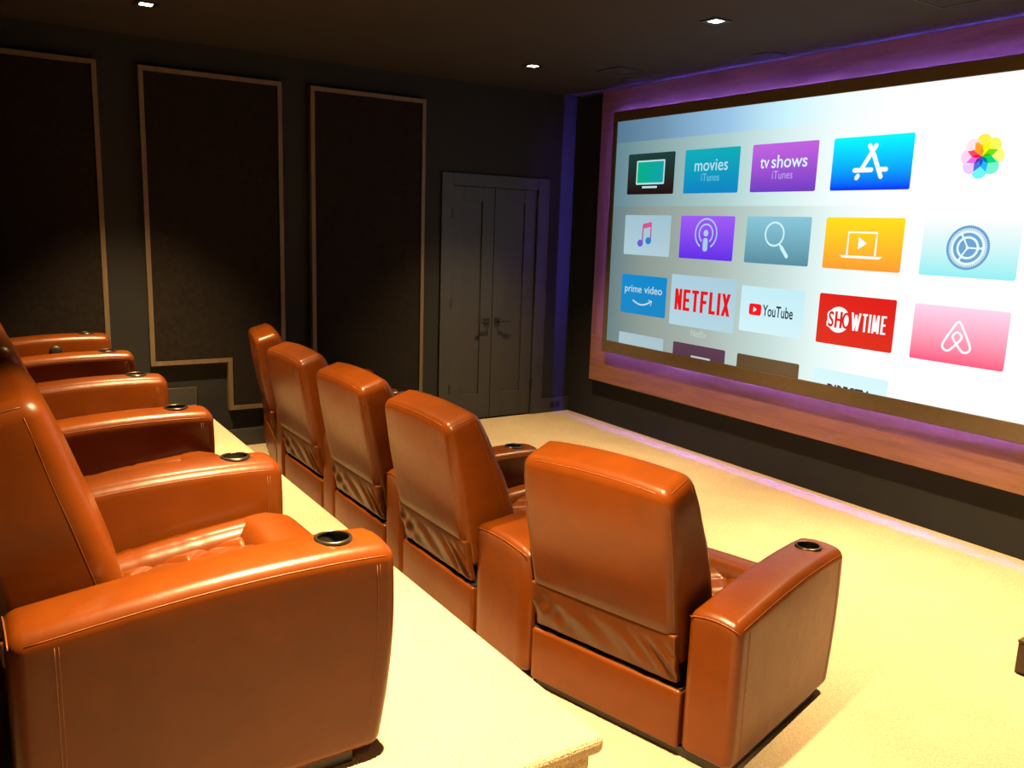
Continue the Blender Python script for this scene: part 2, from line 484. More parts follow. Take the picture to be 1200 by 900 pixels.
# --- flat drawing on the screen: shapes in (u, v) metres
def disc(cx, cy, rx, ry=None, n=40, a0=0.0):
    ry = ry or rx
    return [[(cx + rx * math.cos(2 * math.pi * i / n + a0), cy + ry * math.sin(2 * math.pi * i / n + a0)) for i in range(n)]]
def rrect(x0, y0, x1, y1, r=0.012, n=5):
    P = []
    for (cx, cy, a) in ((x1 - r, y1 - r, 0), (x0 + r, y1 - r, 90), (x0 + r, y0 + r, 180), (x1 - r, y0 + r, 270)):
        for i in range(n + 1):
            t = math.radians(a + 90 * i / n); P.append((cx + r * math.cos(t), cy + r * math.sin(t)))
    return [P]
def arc(cx, cy, r, a0, a1, n=28, ry=None):
    ry = ry or r
    return [(cx + r * math.cos(math.radians(a0 + (a1 - a0) * i / n)), cy + ry * math.sin(math.radians(a0 + (a1 - a0) * i / n))) for i in range(n + 1)]
def stroke(pts, w, closed=False, cap=True):
    P = [Vector(p) for p in pts]; n = len(P); L, R_ = [], []
    for i in range(n):
        a = P[i - 1] if (closed or i > 0) else P[i]
        b = P[(i + 1) % n] if (closed or i < n - 1) else P[i]
        t = (b - a).normalized(); nn = Vector((-t.y, t.x)) * (w / 2)
        L.append(P[i] + nn); R_.append(P[i] - nn)
    out = []
    for i in range(n if closed else n - 1):
        j = (i + 1) % n; out.append([tuple(R_[i]), tuple(R_[j]), tuple(L[j]), tuple(L[i])])
    if cap and not closed:
        out += disc(P[0].x, P[0].y, w / 2, n=14); out += disc(P[-1].x, P[-1].y, w / 2, n=14)
    return out
def smooth_loop(pts, k=8):
    n = len(pts); out = []
    for i in range(n):
        p0, p1, p2, p3 = (Vector(pts[(i + d) % n]) for d in (-1, 0, 1, 2))
        for s in range(k):
            t = s / k
            out.append(tuple(0.5 * (2 * p1 + (p2 - p0) * t + (2 * p0 - 5 * p1 + 4 * p2 - p3) * t * t + (3 * p1 - p0 - 3 * p2 + p3) * t ** 3)))
    return out
GLYPH = {'N': [[(0, 0), (0, 1)], [(0, 1), (1, 0)], [(1, 0), (1, 1)]], 'E': [[(0, 0), (0, 1)], [(0, 0), (1, 0)], [(0, .5), (.85, .5)], [(0, 1), (1, 1)]],
         'T': [[(.5, 0), (.5, 1)], [(0, 1), (1, 1)]], 'F': [[(0, 0), (0, 1)], [(0, .5), (.8, .5)], [(0, 1), (1, 1)]], 'L': [[(0, 0), (0, 1)], [(0, 0), (1, 0)]],
         'I': [[(.5, 0), (.5, 1)]], 'X': [[(0, 0), (1, 1)], [(0, 1), (1, 0)]], 'H': [[(0, 0), (0, 1)], [(1, 0), (1, 1)], [(0, .5), (1, .5)]],
         'W': [[(0, 1), (.28, 0)], [(.28, 0), (.5, .9)], [(.5, .9), (.72, 0)], [(.72, 0), (1, 1)]], 'M': [[(0, 0), (.06, 1)], [(.06, 1), (.5, .1)], [(.5, .1), (.94, 1)], [(.94, 1), (1, 0)]]}
WIDTH = {'I': 0.35, 'W': 1.9, 'M': 1.35, 'X': 1.1, 'L': 0.9}
def block(text, x0, y0, x1, y1, w, gap=0.35):
    """heavy condensed capitals built of straight bars of width w"""
    tot = sum(WIDTH.get(c, 1.0) for c in text) + gap * (len(text) - 1)
    u = (x1 - x0) / tot; x = x0; out = []
    for c in text:
        cw = WIDTH.get(c, 1.0) * u; hw = w / 2
        for (a, b) in GLYPH[c]:
            def P(q):
                return (x + hw + q[0] * (cw - w) if cw > w else x + cw / 2, y0 + q[1] * (y1 - y0))
            pa, pb = P(a), P(b)
            if abs(pa[1] - pb[1]) < 1e-6:      # crossbar, kept inside the cap height
                h = w * 0.42
                yc = min(max(pa[1], y0 + h), y1 - h)
                out.append([(pa[0] - hw, yc - h), (pb[0] + hw * 0.8, yc - h), (pb[0] + hw * 0.8, yc + h), (pa[0] - hw, yc + h)])
            else:
                out.append([(pa[0] - hw, pa[1]), (pa[0] + hw, pa[1]), (pb[0] + hw, pb[1]), (pb[0] - hw, pb[1])])
        x += cw + gap * u
    return out
def words(s, x0, y0, x1, y1, bold=0.0):
    """letters fitted into a box: list of triangles/polygons"""
    cu = bpy.data.curves.new('lettering_source', 'FONT'); cu.body = s; cu.size = 1.0; cu.offset = bold; cu.resolution_u = 4
    ob = bpy.data.objects.new('lettering_source', cu); col.objects.link(ob)
    dg = bpy.context.evaluated_depsgraph_get(); dg.update()
    me = bpy.data.meshes.new_from_object(ob.evaluated_get(dg))
    xs = [v.co.x for v in me.vertices]; ys = [v.co.y for v in me.vertices]
    ax, bx, ay, by = min(xs), max(xs), min(ys), max(ys)
    polys = [[(x0 + (me.vertices[i].co.x - ax) / (bx - ax) * (x1 - x0), y0 + (me.vertices[i].co.y - ay) / (by - ay) * (y1 - y0)) for i in p.vertices] for p in me.polygons]
    bpy.data.objects.remove(ob); bpy.data.curves.remove(cu); bpy.data.meshes.remove(me)
    return polys
def draw(name, layers, cx, cz, parent, depth):
    """layers: list of (polygons, material); later layers lie a hair nearer the viewer"""
    V, F, mi, mats = [], [], [], []
    for k, (polys, mat) in enumerate(layers):
        if mat not in mats: mats.append(mat)
        y = PY - depth - 0.00025 * k
        for P in polys:
            a = sum(P[i][0] * P[(i + 1) % len(P)][1] - P[(i + 1) % len(P)][0] * P[i][1] for i in range(len(P)))
            if a < 0: P = P[::-1]
            n = len(V); V += [(cx + q[0], y, cz + q[1]) for q in P]
            F.append(list(range(n, n + len(P)))); mi.append(mats.index(mat))
    V = [tuple(Vector(v) - SO) for v in V]
    me = bpy.data.meshes.new(name); me.from_pydata(V, [], F)
    for m in mats: me.materials.append(m)
    me.polygons.foreach_set('material_index', mi); me.update()
    return link(name, me, parent)
def tile(cx, cz, c_low, c_high, w=0.543, h=0.319, clip=None, axis=2, base=0.015):
    z0, z1 = cz - h / 2, cz + h / 2
    if clip is not None: z0 = clip
    P = rrect(cx - w / 2, z0, cx + w / 2, z1)[0]
    n = len(P)
    V = [(p[0], PY - 0.0015, p[1]) for p in P] + [(p[0], PY + 0.001, p[1]) for p in P]
    F = [list(range(n)), list(range(n, 2 * n))] + [[i, (i + 1) % n, n + (i + 1) % n, n + i] for i in range(n)]
    return spart('app_tile', (V, F), screen_mat('tile_with_hotspot_falloff', c_low, c_high, axis, base=base))  # tile colours carry the painted hotspot too, dimmer towards the left
CX = [1.110, 1.763, 2.419, 3.075, 3.738]
CZ = [2.153, 1.670, 1.188, 0.704]
def S(c, c2=None, axis=2): return screen_mat('ink_with_hotspot_falloff', c, c2, axis)
D = 0.003
# row 1
t = tile(CX[0], CZ[0], (34, 12, 14), (26, 62, 58))
draw('icon', [(rrect(-0.165, -0.083, 0.165, 0.105, 0.01), S((190, 225, 225))), (rrect(-0.152, -0.070, 0.152, 0.093, 0.006), screen_mat('projected_tv', (0, 176, 130), (12, 160, 170), 0)),
              (rrect(-0.088, -0.112, 0.088, -0.096, 0.004), S((190, 225, 225)))], CX[0], CZ[0], t, D)
t = tile(CX[1], CZ[0], (8, 132, 196), (12, 172, 184))
draw('lettering', [(words('movies', -0.165, 0.000, 0.165, 0.082, 0.006), S((178, 226, 236)))], CX[1], CZ[0], t, D)
draw('lettering', [(words('iTunes', -0.090, -0.072, 0.090, -0.018), S((110, 200, 222)))], CX[1], CZ[0], t, D)
t = tile(CX[2], CZ[0], (110, 62, 196), (196, 100, 226))
draw('lettering', [(words('tv', -0.195, -0.002, -0.118, 0.066, 0.010), S((215, 245, 255)))], CX[2], CZ[0], t, D)
draw('lettering', [(words('shows', -0.098, -0.003, 0.195, 0.082, 0.010), S((215, 245, 255)))], CX[2], CZ[0], t, D)
draw('lettering', [(words('iTunes', -0.085, -0.075, 0.085, -0.022), S((190, 170, 240)))], CX[2], CZ[0], t, D)
t = tile(CX[3], CZ[0], (0, 40, 250), (0, 250, 255))
WHT = S((255, 255, 255))
draw('icon', [(stroke([(0.028, 0.098), (-0.058, -0.040)], 0.028) + stroke([(-0.078, -0.078), (-0.086, -0.090)], 0.028) +
               stroke([(-0.014, 0.098), (-0.004, 0.080)], 0.028) + stroke([(0.018, 0.045), (0.078, -0.086)], 0.028) +
               stroke([(-0.105, -0.044), (0.010, -0.044)], 0.028) + stroke([(0.066, -0.044), (0.108, -0.044)], 0.028), WHT)], CX[3], CZ[0] + 0.004, t, D)
# colour wheel without a visible tile edge
pet = []
cols = [(255, 242, 70), (255, 250, 90), (253, 255, 120), (120, 245, 215), (110, 250, 250), (240, 205, 255), (255, 215, 245), (255, 232, 235)]
angs = [90, 45, 0, -45, -95, -140, 180, 135]
for a, c in zip(angs, cols):
    t_ = math.radians(a); d = (math.cos(t_), math.sin(t_)); nrm = (-d[1], d[0])
    P = [(0, 0)] + [(d[0] * (0.075 + 0.042 * math.cos(s)) + nrm[0] * 0.042 * math.sin(s), d[1] * (0.075 + 0.042 * math.cos(s)) + nrm[1] * 0.042 * math.sin(s)) for s in [-1.9 + 3.8 * i / 16 for i in range(17)]]
    pet.append(([P], S(c)))
dcol = [(255, 190, 30), (250, 250, 20), (120, 225, 20), (0, 222, 120), (30, 190, 245), (70, 120, 235), (238, 110, 235), (255, 70, 110), (255, 165, 40)]
dang = [112, 68, 22, -22, -70, -115, -160, 160, 120]
for a, c in zip(dang, dcol):
    t_ = math.radians(a); d = (math.cos(t_), math.sin(t_)); nrm = (-d[1], d[0])
    P = [(0, 0), (d[0] * 0.045 - nrm[0] * 0.022, d[1] * 0.045 - nrm[1] * 0.022), (d[0] * 0.088, d[1] * 0.088), (d[0] * 0.045 + nrm[0] * 0.022, d[1] * 0.045 + nrm[1] * 0.022)]
    pet.append(([P], S(c)))
for a, c in ((-90, (0, 80, 225)), (-45, (0, 110, 140)), (-135, (110, 40, 150)), (178, (235, 20, 60)), (95, (240, 150, 20)), (10, (60, 190, 40))):
    t_ = math.radians(a); d = (math.cos(t_), math.sin(t_)); nrm = (-d[1], d[0])
    P = [(0, 0), (d[0] * 0.026 - nrm[0] * 0.009, d[1] * 0.026 - nrm[1] * 0.009), (d[0] * 0.052, d[1] * 0.052), (d[0] * 0.026 + nrm[0] * 0.009, d[1] * 0.026 + nrm[1] * 0.009)]
    pet.append(([P], S(c)))
t = tile(CX[4], CZ[0], (255, 255, 255), (255, 255, 255))
draw('icon', pet, CX[4] + 0.012, CZ[0] + 0.006, t, D)
# row 2
t = tile(CX[0], CZ[1], (176, 205, 216), (160, 194, 208))
draw('icon', [(stroke([(-0.045, -0.062), (-0.045, 0.062), (-0.042, 0.075), (0.048, 0.092), (0.050, 0.08), (0.050, -0.040)], 0.014, cap=False), screen_mat('projected_note', (70, 90, 200), (214, 84, 136), 2)),
              ([[(-0.05, 0.042), (0.056, 0.062), (0.056, 0.098), (-0.05, 0.078)]], S((214, 84, 136))),
              (disc(-0.070, -0.072, 0.034, 0.028), S((105, 92, 205))), (disc(0.026, -0.050, 0.034, 0.028), S((45, 125, 205)))], CX[0], CZ[1] + 0.008, t, D)
t = tile(CX[1], CZ[1], (96, 46, 232), (160, 92, 246))
PK = S((168, 206, 228))
draw('icon', [(stroke(arc(0, 0.018, 0.108, -58, 238), 0.012), PK), (stroke(arc(0, 0.018, 0.068, -50, 230), 0.012), PK), (disc(0, 0.022, 0.024), PK),
              (rrect(-0.024, -0.112, 0.024, -0.014, 0.020), PK)], CX[1], CZ[1] + 0.012, t, D)
t = tile(CX[2], CZ[1], (88, 142, 160), (138, 200, 220))
LK = S((205, 245, 250))
draw('icon', [(stroke(arc(-0.02, 0.035, 0.078, 0, 360), 0.013, cap=False), LK), (stroke([(0.028, -0.030), (0.046, -0.052)], 0.016), LK), (stroke([(0.048, -0.052), (0.096, -0.110)], 0.026), LK)], CX[2], CZ[1] + 0.008, t, D)
t = tile(CX[3], CZ[1], (255, 158, 52), (255, 226, 28))
draw('icon', [(stroke([(-0.098, -0.060), (-0.098, 0.074), (0.098, 0.074), (0.098, -0.060)], 0.013), WHT), ([[(-0.150, -0.068), (0.150, -0.068), (0.128, -0.084), (-0.128, -0.084)]], WHT),
              ([[(-0.024, -0.030), (0.036, 0.008), (-0.024, 0.046)]], WHT)], CX[3], CZ[1] - 0.004, t, D)
t = tile(CX[4], CZ[1], (150, 242, 246), (255, 255, 255))
GB, GW = S((112, 165, 212)), S((232, 255, 255))
gear = [(disc(0, 0, 0.121, n=64), GB), (disc(0, 0, 0.107, n=64), GW)]
tk = []
for i in range(72):
    a = 2 * math.pi * i / 72
    tk.append([(r_ * math.cos(a + w_), r_ * math.sin(a + w_)) for r_, w_ in ((0.094, -0.018), (0.110, -0.018), (0.110, 0.018), (0.094, 0.018))])
gear.append((tk, GB))
for a0 in (6, 126, 246): gear.append((stroke(arc(0, 0, 0.072, a0 + 4, a0 + 104), 0.019), GB))
gear.append((disc(0, 0, 0.050), GB))
for a0 in (-2, 118, 238): gear.append((stroke([(0, 0), (0.088 * math.cos(math.radians(a0)), 0.088 * math.sin(math.radians(a0)))], 0.009), GW))
gear.append((disc(0, 0, 0.009, n=12), GW))
draw('icon', gear, CX[4] - 0.003, CZ[1] + 0.003, t, D)
# row 3
t = tile(CX[0], CZ[2], (8, 134, 196), (6, 138, 204))
WP = S((190, 218, 226))
draw('lettering', [(words('prime', -0.225, -0.014, -0.018, 0.062, 0.008), WP)], CX[0], CZ[2] + 0.012, t, D)
draw('lettering', [(words('video', 0.014, 0.006, 0.225, 0.068, 0.008), WP)], CX[0], CZ[2] + 0.012, t, D)
draw('icon', [([p for p in stroke([(-0.115 + 0.215 * i / 16, -0.028 - 0.045 * math.sin(math.pi * (0.12 + 0.80 * i / 16))) for i in range(17)], 0.013)], WP),
              (stroke([(0.072, -0.030), (0.112, -0.034), (0.100, -0.070)], 0.008), WP)], CX[0], CZ[2] - 0.005, t, D)
t = tile(CX[1] + 0.003, CZ[2] + 0.001, (180, 214, 226), (170, 206, 222), w=0.665, h=0.388)
draw('lettering', [(block('NETFLIX', -0.285, -0.078, 0.285, 0.085, 0.030, 0.20), S((226, 24, 30)))], CX[1] + 0.006, CZ[2] + 0.002, t, D)
lab = draw('caption', [(words('Netflix', -0.080, -0.026, 0.080, 0.026), S((196, 206, 204)))], CX[1], 0.952, scr, D)
t = tile(CX[2] + 0.003, CZ[2] + 0.002, (212, 244, 250), (196, 238, 248))
draw('icon', [(rrect(-0.190, -0.040, -0.080, 0.040, 0.018), S((250, 18, 28))), ([[(-0.150, -0.020), (-0.120, 0.0), (-0.150, 0.020)]], WHT)], CX[2] + 0.003, CZ[2] + 0.002, t, D)
draw('lettering', [(words('YouTube', -0.068, -0.038, 0.190, 0.040, 0.015), S((22, 42, 64)))], CX[2] + 0.003, CZ[2] + 0.002, t, D)
RED = S((224, 32, 28))
t = tile(CX[3] + 0.006, CZ[2] + 0.003, (224, 44, 30), (226, 30, 26))
draw('lettering', [(disc(-0.115, 0, 0.082), WHT), (words('S', -0.200, -0.055, -0.140, 0.055, 0.03), WHT), (disc(-0.115, 0, 0.068, 0.080), WHT),
                   (words('S', -0.188, -0.050, -0.148, 0.050, 0.02), RED), (block('H', -0.140, -0.052, -0.086, 0.052, 0.017), RED), (stroke(arc(-0.056, 0, 0.024, 0, 360, ry=0.044), 0.015), RED),
                   (disc(-0.055, 0, 0.013, 0.036), WHT), (block('WTIME', -0.022, -0.056, 0.222, 0.056, 0.0145, 0.28), WHT)], CX[3] + 0.006, CZ[2] + 0.004, t, D)
t = tile(CX[4] + 0.003, CZ[2] - 0.003, (255, 92, 128), (255, 216, 240))
belo = smooth_loop([(0, 0.084), (0.022, 0.060), (0.076, -0.040), (0.072, -0.074), (0.040, -0.080), (0.0, -0.040), (-0.026, 0.000), (0, 0.026), (0.026, 0.0), (0.0, -0.040), (-0.040, -0.080), (-0.072, -0.074), (-0.076, -0.040), (-0.022, 0.060)])
draw('icon', [(stroke(belo, 0.013, closed=True), WHT)], CX[4] + 0.003, CZ[2] - 0.008, t, D)
# row 4, cut by the lower rail
t = tile(CX[0] + 0.002, CZ[3], (172, 196, 204), (168, 194, 204), clip=IB - 0.03)
t = tile(CX[1] + 0.006, CZ[3], (84, 52, 72), (90, 58, 80), clip=IB - 0.03)
draw('icon', [(rrect(-0.07, 0.06, 0.13, 0.076, 0.004), S((190, 200, 200)))], CX[1] + 0.006, CZ[3], t, D)
t = tile(CX[2] + 0.010, CZ[3], (38, 22, 8), (36, 20, 6), clip=IB - 0.03, base=0.11)  # black tile, warm downlight tint painted into its emission
t = tile(CX[3] + 0.008, CZ[3], (222, 250, 252), (214, 248, 252), clip=IB - 0.03)
draw('lettering', [(words('DIRECTV', -0.150, -0.010, 0.150, 0.074, 0.03), S((34, 44, 50)))], CX[3] + 0.008, CZ[3], t, D)
t = tile(CX[4] + 0.008, CZ[3], (255, 255, 255), (255, 255, 255), clip=IB - 0.03)

# ---------------------------------------------------------------- things in the ceiling
def downlight(x, y, label, dim=1.0):
    root = empty('downlight', (x, y, H)); tag(root, label, 'ceiling light', 'square recessed downlights')
    s, a = 0.062, 0.036
    V, F = [], []
    for (h, z) in ((s, 0.0), (s, -0.006), (a, -0.005), (a * 0.9, -0.0005)):
        V += [(-h, -h, z), (h, -h, z), (h, h, z), (-h, h, z)]
    for k in range(3):
        for i in range(4):
            j = (i + 1) % 4; F.append([4 * k + i, 4 * k + j, 4 * k + 4 + j, 4 * k + 4 + i])
    link('trim_plate', mesh('trim_plate', V, F, M['black']), root)
    V, F = box((-a * 0.9, -a * 0.9, -0.0042), (a * 0.9, a * 0.9, -0.001))
    link('lens', mesh('lens', V, F, M['lamp']), root)
    ld = bpy.data.lights.new('lamp_beam', 'SPOT')
    ld.energy = LAMP_POWER * dim; ld.color = LAMP_COLOR; ld.spot_size = LAMP_SPREAD; ld.spot_blend = 1.0; ld.shadow_soft_size = 0.03
    lo = bpy.data.objects.new('lamp_beam', ld); col.objects.link(lo); lo.parent = root; lo.location = (0, 0, -0.02)
downlight(0.95, -1.17, 'lit square downlight above the double door', 0.5)
downlight(2.75, -1.17, 'lit square downlight in front of the middle of the screen', 0.72)
downlight(4.55, -1.17, 'square downlight above the open floor beside the dark box', 1.35)
downlight(0.97, -3.80, 'lit square downlight above the panel wall end of the upper row', 0.85)
downlight(2.75, -3.80, 'square downlight above the middle of the upper row')
downlight(6.35, -1.17, 'square downlight above the open floor past the dark box', 0.5)
downlight(6.35, -3.80, 'square downlight above the aisle beside the raised platform')
downlight(4.55, -3.80, 'square downlight above the nearest end of the upper row', 1.75)

def round_speaker(x, y, label):
    root = empty('ceiling_speaker', (x, y, H)); tag(root, label, 'ceiling speaker', 'round ceiling speakers')
    link('ring', mesh('ring', *revolve([(0.115, 0.0), (0.120, -0.004), (0.112, -0.007), (0.106, -0.005), (0.106, 0.0)], 40), M['black'], True), root)
    link('grille', mesh('grille', *revolve([(0.106, -0.004), (0.06, -0.0045), (0.001, -0.0045)], 40), M['black'], True), root)
round_speaker(2.315, -0.225, 'round dark ceiling speaker above the middle of the screen')
round_speaker(0.977, -0.235, 'round dark ceiling speaker above the screen corner nearest the door')
def square_grille(x, y, label):
    root = empty('ceiling_grille', (x, y, H)); tag(root, label, 'ceiling grille', 'square ceiling grilles')
    s, w = 0.125, 0.008
    for lo, hi in (((-s, -s), (s, -s + w)), ((-s, s - w), (s, s)), ((-s, -s + w), (-s + w, s - w)), ((s - w, -s + w), (s, s - w))):
        link('frame_bar', mesh('frame_bar', *box((lo[0], lo[1], -0.006), (hi[0], hi[1], 0)), M['black']), root)
    link('grille_face', mesh('grille_face', *box((-s + w, -s + w, -0.003), (s - w, s - w, 0)), M['ceiling']), root)
square_grille(1.235, -0.585, 'flush square ceiling grille between the door downlight and the screen')
square_grille(3.80, -0.66, 'flush square ceiling grille above the far end of the screen')

# ---------------------------------------------------------------- recliners
SEATW, ARMW, ARML = 0.326, 0.185, 0.82
def arm_geometry(xin, rear_w, front_w, mirror=False, y0=0.0):
    """arm between x = xin and xin + width(y); narrower at the front when it is a wedge"""
    hz0, hz1 = 0.03, 0.56
    def htop(y):
        t = min(max(y / ARML, 0), 1)
        return 0.520 + 0.046 * math.sin(math.pi / 2 * min(t / 0.72, 1)) - 0.008 * max(0, (t - 0.80) / 0.2) ** 2
    def deform(x, y, z):
        zn = (z - hz0) / (hz1 - hz0); t = y / ARML
        u = x / ARMW                                     # 0..1 across
        w = rear_w + (front_w - rear_w) * min(max(t, 0), 1)
        zz = hz0 + zn * (htop(y) - hz0) + 0.016 * (1 - (2 * u - 1) ** 2) * sstep(0.6, 1.0, zn)
        k = sstep(0.62, 1.0, t)
        yy = y + k * (0.014 * math.sin(math.pi * min(zn, 1)) - 0.040 * (1 - zn) ** 1.6)
        side = 0.004 * math.sin(math.pi * min(max(zn, 0), 1)) * math.sin(math.pi * min(max(t, 0), 1))
        xx = xin + u * w + (side if u > 0.5 else -side) * abs(2 * u - 1)
        return (-xx if mirror else xx, yy, zz)
    vf = rbox((0, y0, hz0), (ARMW, ARML, hz1), 0.032, 0.035, deform)
    # seams: along both top edges, and upright ones near the ends of the outer face
    r = 0.032; c = r * (1 - math.sqrt(0.5)) * 0.9
    seams = []
    for x in (c * 0.6, ARMW - c * 0.6):
        seams.append(tube([deform(x, y0 + 0.03 + (ARML - y0 - 0.06) * i / 24, hz1 - c * 2.0) for i in range(25)], 0.0018, 5))
    seams.append(tube([deform(c + (ARMW - 2 * c) * i / 10, y0 + c * 0.25, hz1 - c * 2.0) for i in range(11)], 0.0022, 5))
    for y in (0.060, ARML - 0.055):
        seams.append(tube([deform(ARMW - 0.0002, y, 0.06 + (hz1 - 0.095) * i / 14) for i in range(15)], 0.0012, 5))
        seams.append(tube([deform(ARMW - 0.0002, y + 0.008, 0.06 + (hz1 - 0.095) * i / 14) for i in range(15)], 0.0008, 5))
    cup = deform(ARMW / 2, 0.690, hz1)
    return vf, join(*seams), cup

_cache = {}
def arm_meshes(key, *a, **k):
    if key in _cache: return _cache[key]
    vf, seams, cup = arm_geometry(*a, **k)
    me = mesh('armrest', vf[0], vf[1], M['leather'], True)
    # bore for the cup
    ob = bpy.data.objects.new('bore_source', me); col.objects.link(ob)
    cv, cf = revolve([(0.001, -0.075), (0.0405, -0.075), (0.0405, 0.06), (0.001, 0.06)], 32, cup)
    cut = bpy.data.objects.new('bore_cutter', mesh('bore_cutter', cv, cf, M['leather'])); col.objects.link(cut)
    md = ob.modifiers.new('bore', 'BOOLEAN'); md.operation = 'DIFFERENCE'; md.object = cut; md.solver = 'EXACT'
    dg = bpy.context.evaluated_depsgraph_get(); dg.update()
    me2 = bpy.data.meshes.new_from_object(ob.evaluated_get(dg))
    bpy.data.objects.remove(ob); bpy.data.objects.remove(cut)
    if len(me2.polygons) < 50: me2 = me
    rim = revolve([(0.0400, -0.004), (0.0385, 0.003), (0.0415, 0.0055), (0.0465, 0.0035), (0.048, -0.003)], 40, cup)
    well = revolve([(0.0400, 0.0), (0.0385, -0.070), (0.001, -0.070)], 40, cup)
    mr = mesh('cup_holder', rim[0] + well[0], rim[1] + [[i + len(rim[0]) for i in f] for f in well[1]], [M['rim'], M['black']], True,
              [0] * len(rim[1]) + [1] * len(well[1]))
    ms = mesh('piping', seams[0], seams[1], M['stitch'], True)
    _cache[key] = (me2, ms, mr)
    return _cache[key]

def back_meshes(key, upper):
    if key in _cache: return _cache[key]
    rear = [(0.20, 0.0), (0.43, -0.035), (0.70, -0.085), (0.96, -0.125)]
    front = ([(0.28, 0.300), (0.515, 0.230), (0.68, 0.177), (0.83, 0.122), (0.93, 0.085), (0.97, 0.070)] if upper else
             [(0.28, 0.285), (0.515, 0.225), (0.68, 0.165), (0.83, 0.088), (0.93, 0.026), (0.97, 0.000)])
    wid = [(0.28, 0.970), (0.43, 0.980), (0.70, 1.0), (0.85, 0.985), (0.95, 0.950)]
    Z0, Z1, DD = 0.30, 0.935, 0.20
    def deform(x, y, z):
        yr = interp(rear, z) + 0.016 * (1 - sstep(0.415, 0.44, z)); yf = interp(front, z)
        yn = y / DD
        puff = (1 - (x / 0.312) ** 2) * sstep(0.42, 0.60, z) * (1 - sstep(0.75, 0.95, z))
        yy = yr + yn * (yf - yr) - 0.014 * puff * (1 - yn) + 0.02 * puff * yn
        tw = sstep(0.72, 0.935, z)
        zz = z + tw * (0.016 * (1 - (x / 0.312) ** 2) + 0.048 * (yn - 0.3))
        return (x * interp(wid, z), yy, zz)
    vf = rbox((-0.312, 0, Z0), (0.312, DD, Z1), 0.040, 0.035, deform, seg=5)
    me = mesh('backrest', vf[0], vf[1], M['leather'], True)
    c = 0.040 * (1 - math.sqrt(0.5))
    X, T = 0.312 - c, Z1 - c
    loop = [deform(-X, c, 0.44 + (T - 0.045 - 0.44) * i / 14) for i in range(15)]
    loop += [deform(-X + 0.02, c, T - 0.012)]
    loop += [deform(-X + 0.05 + (2 * X - 0.10) * i / 16, c, T) for i in range(17)]
    loop += [deform(X - 0.02, c, T - 0.012)]
    loop += [deform(X, c, 0.44 + (T - 0.045 - 0.44) * (14 - i) / 14) for i in range(15)]
    seams = [tube(loop, 0.0017, 5)]
    for sx in (-1, 1):
        seams.append(tube([deform(sx * 0.3119, DD - 0.042, 0.36 + (Z1 - 0.030 - 0.36) * i / 18) for i in range(19)], 0.0008, 5))
        seams.append(tube([deform(sx * 0.3005, 0.04 + (DD - 0.08) * i / 8, Z1 - c) for i in range(9)], 0.0014, 5))
    ms = mesh('piping', *join(*seams), M['stitch'], True)
    # loose flap closing the back below the seam
    def fold(x, y, z):
        yr = interp(rear, z) + 0.003
        t = (0.432 - z) / 0.18
        env = sstep(0.06, 0.5, t) * (1 - 0.8 * sstep(0.80, 0.98, t))
        side = sstep(0.02, 0.30, x)
        lft = sstep(0.05, 0.30, -x)
        f = 0.006 * env * side * math.sin((x * 1.05 + z * 0.75) * 78 + 1.5 * math.sin(z * 17))
        f += 0.005 * env * lft * math.sin((x * 1.0 - z * 0.5) * 66 + 1.2 * math.sin(z * 21 + 2))
        f += 0.003 * env * math.sin(x * 31 + z * 40)
        yy = yr + y + f * (1 if y < 0.014 else 0)
        return (x * (0.975 - 0.012 * t), yy + 0.012 * t * t, z)
    fv = rbox((-0.312, 0, 0.254), (0.312, 0.03, 0.436), 0.008, 0.012, fold, seg=2)
    mf = mesh('back_flap', fv[0], fv[1], M['flap'], True)
    _cache[key] = (me, ms, mf)
    return _cache[key]

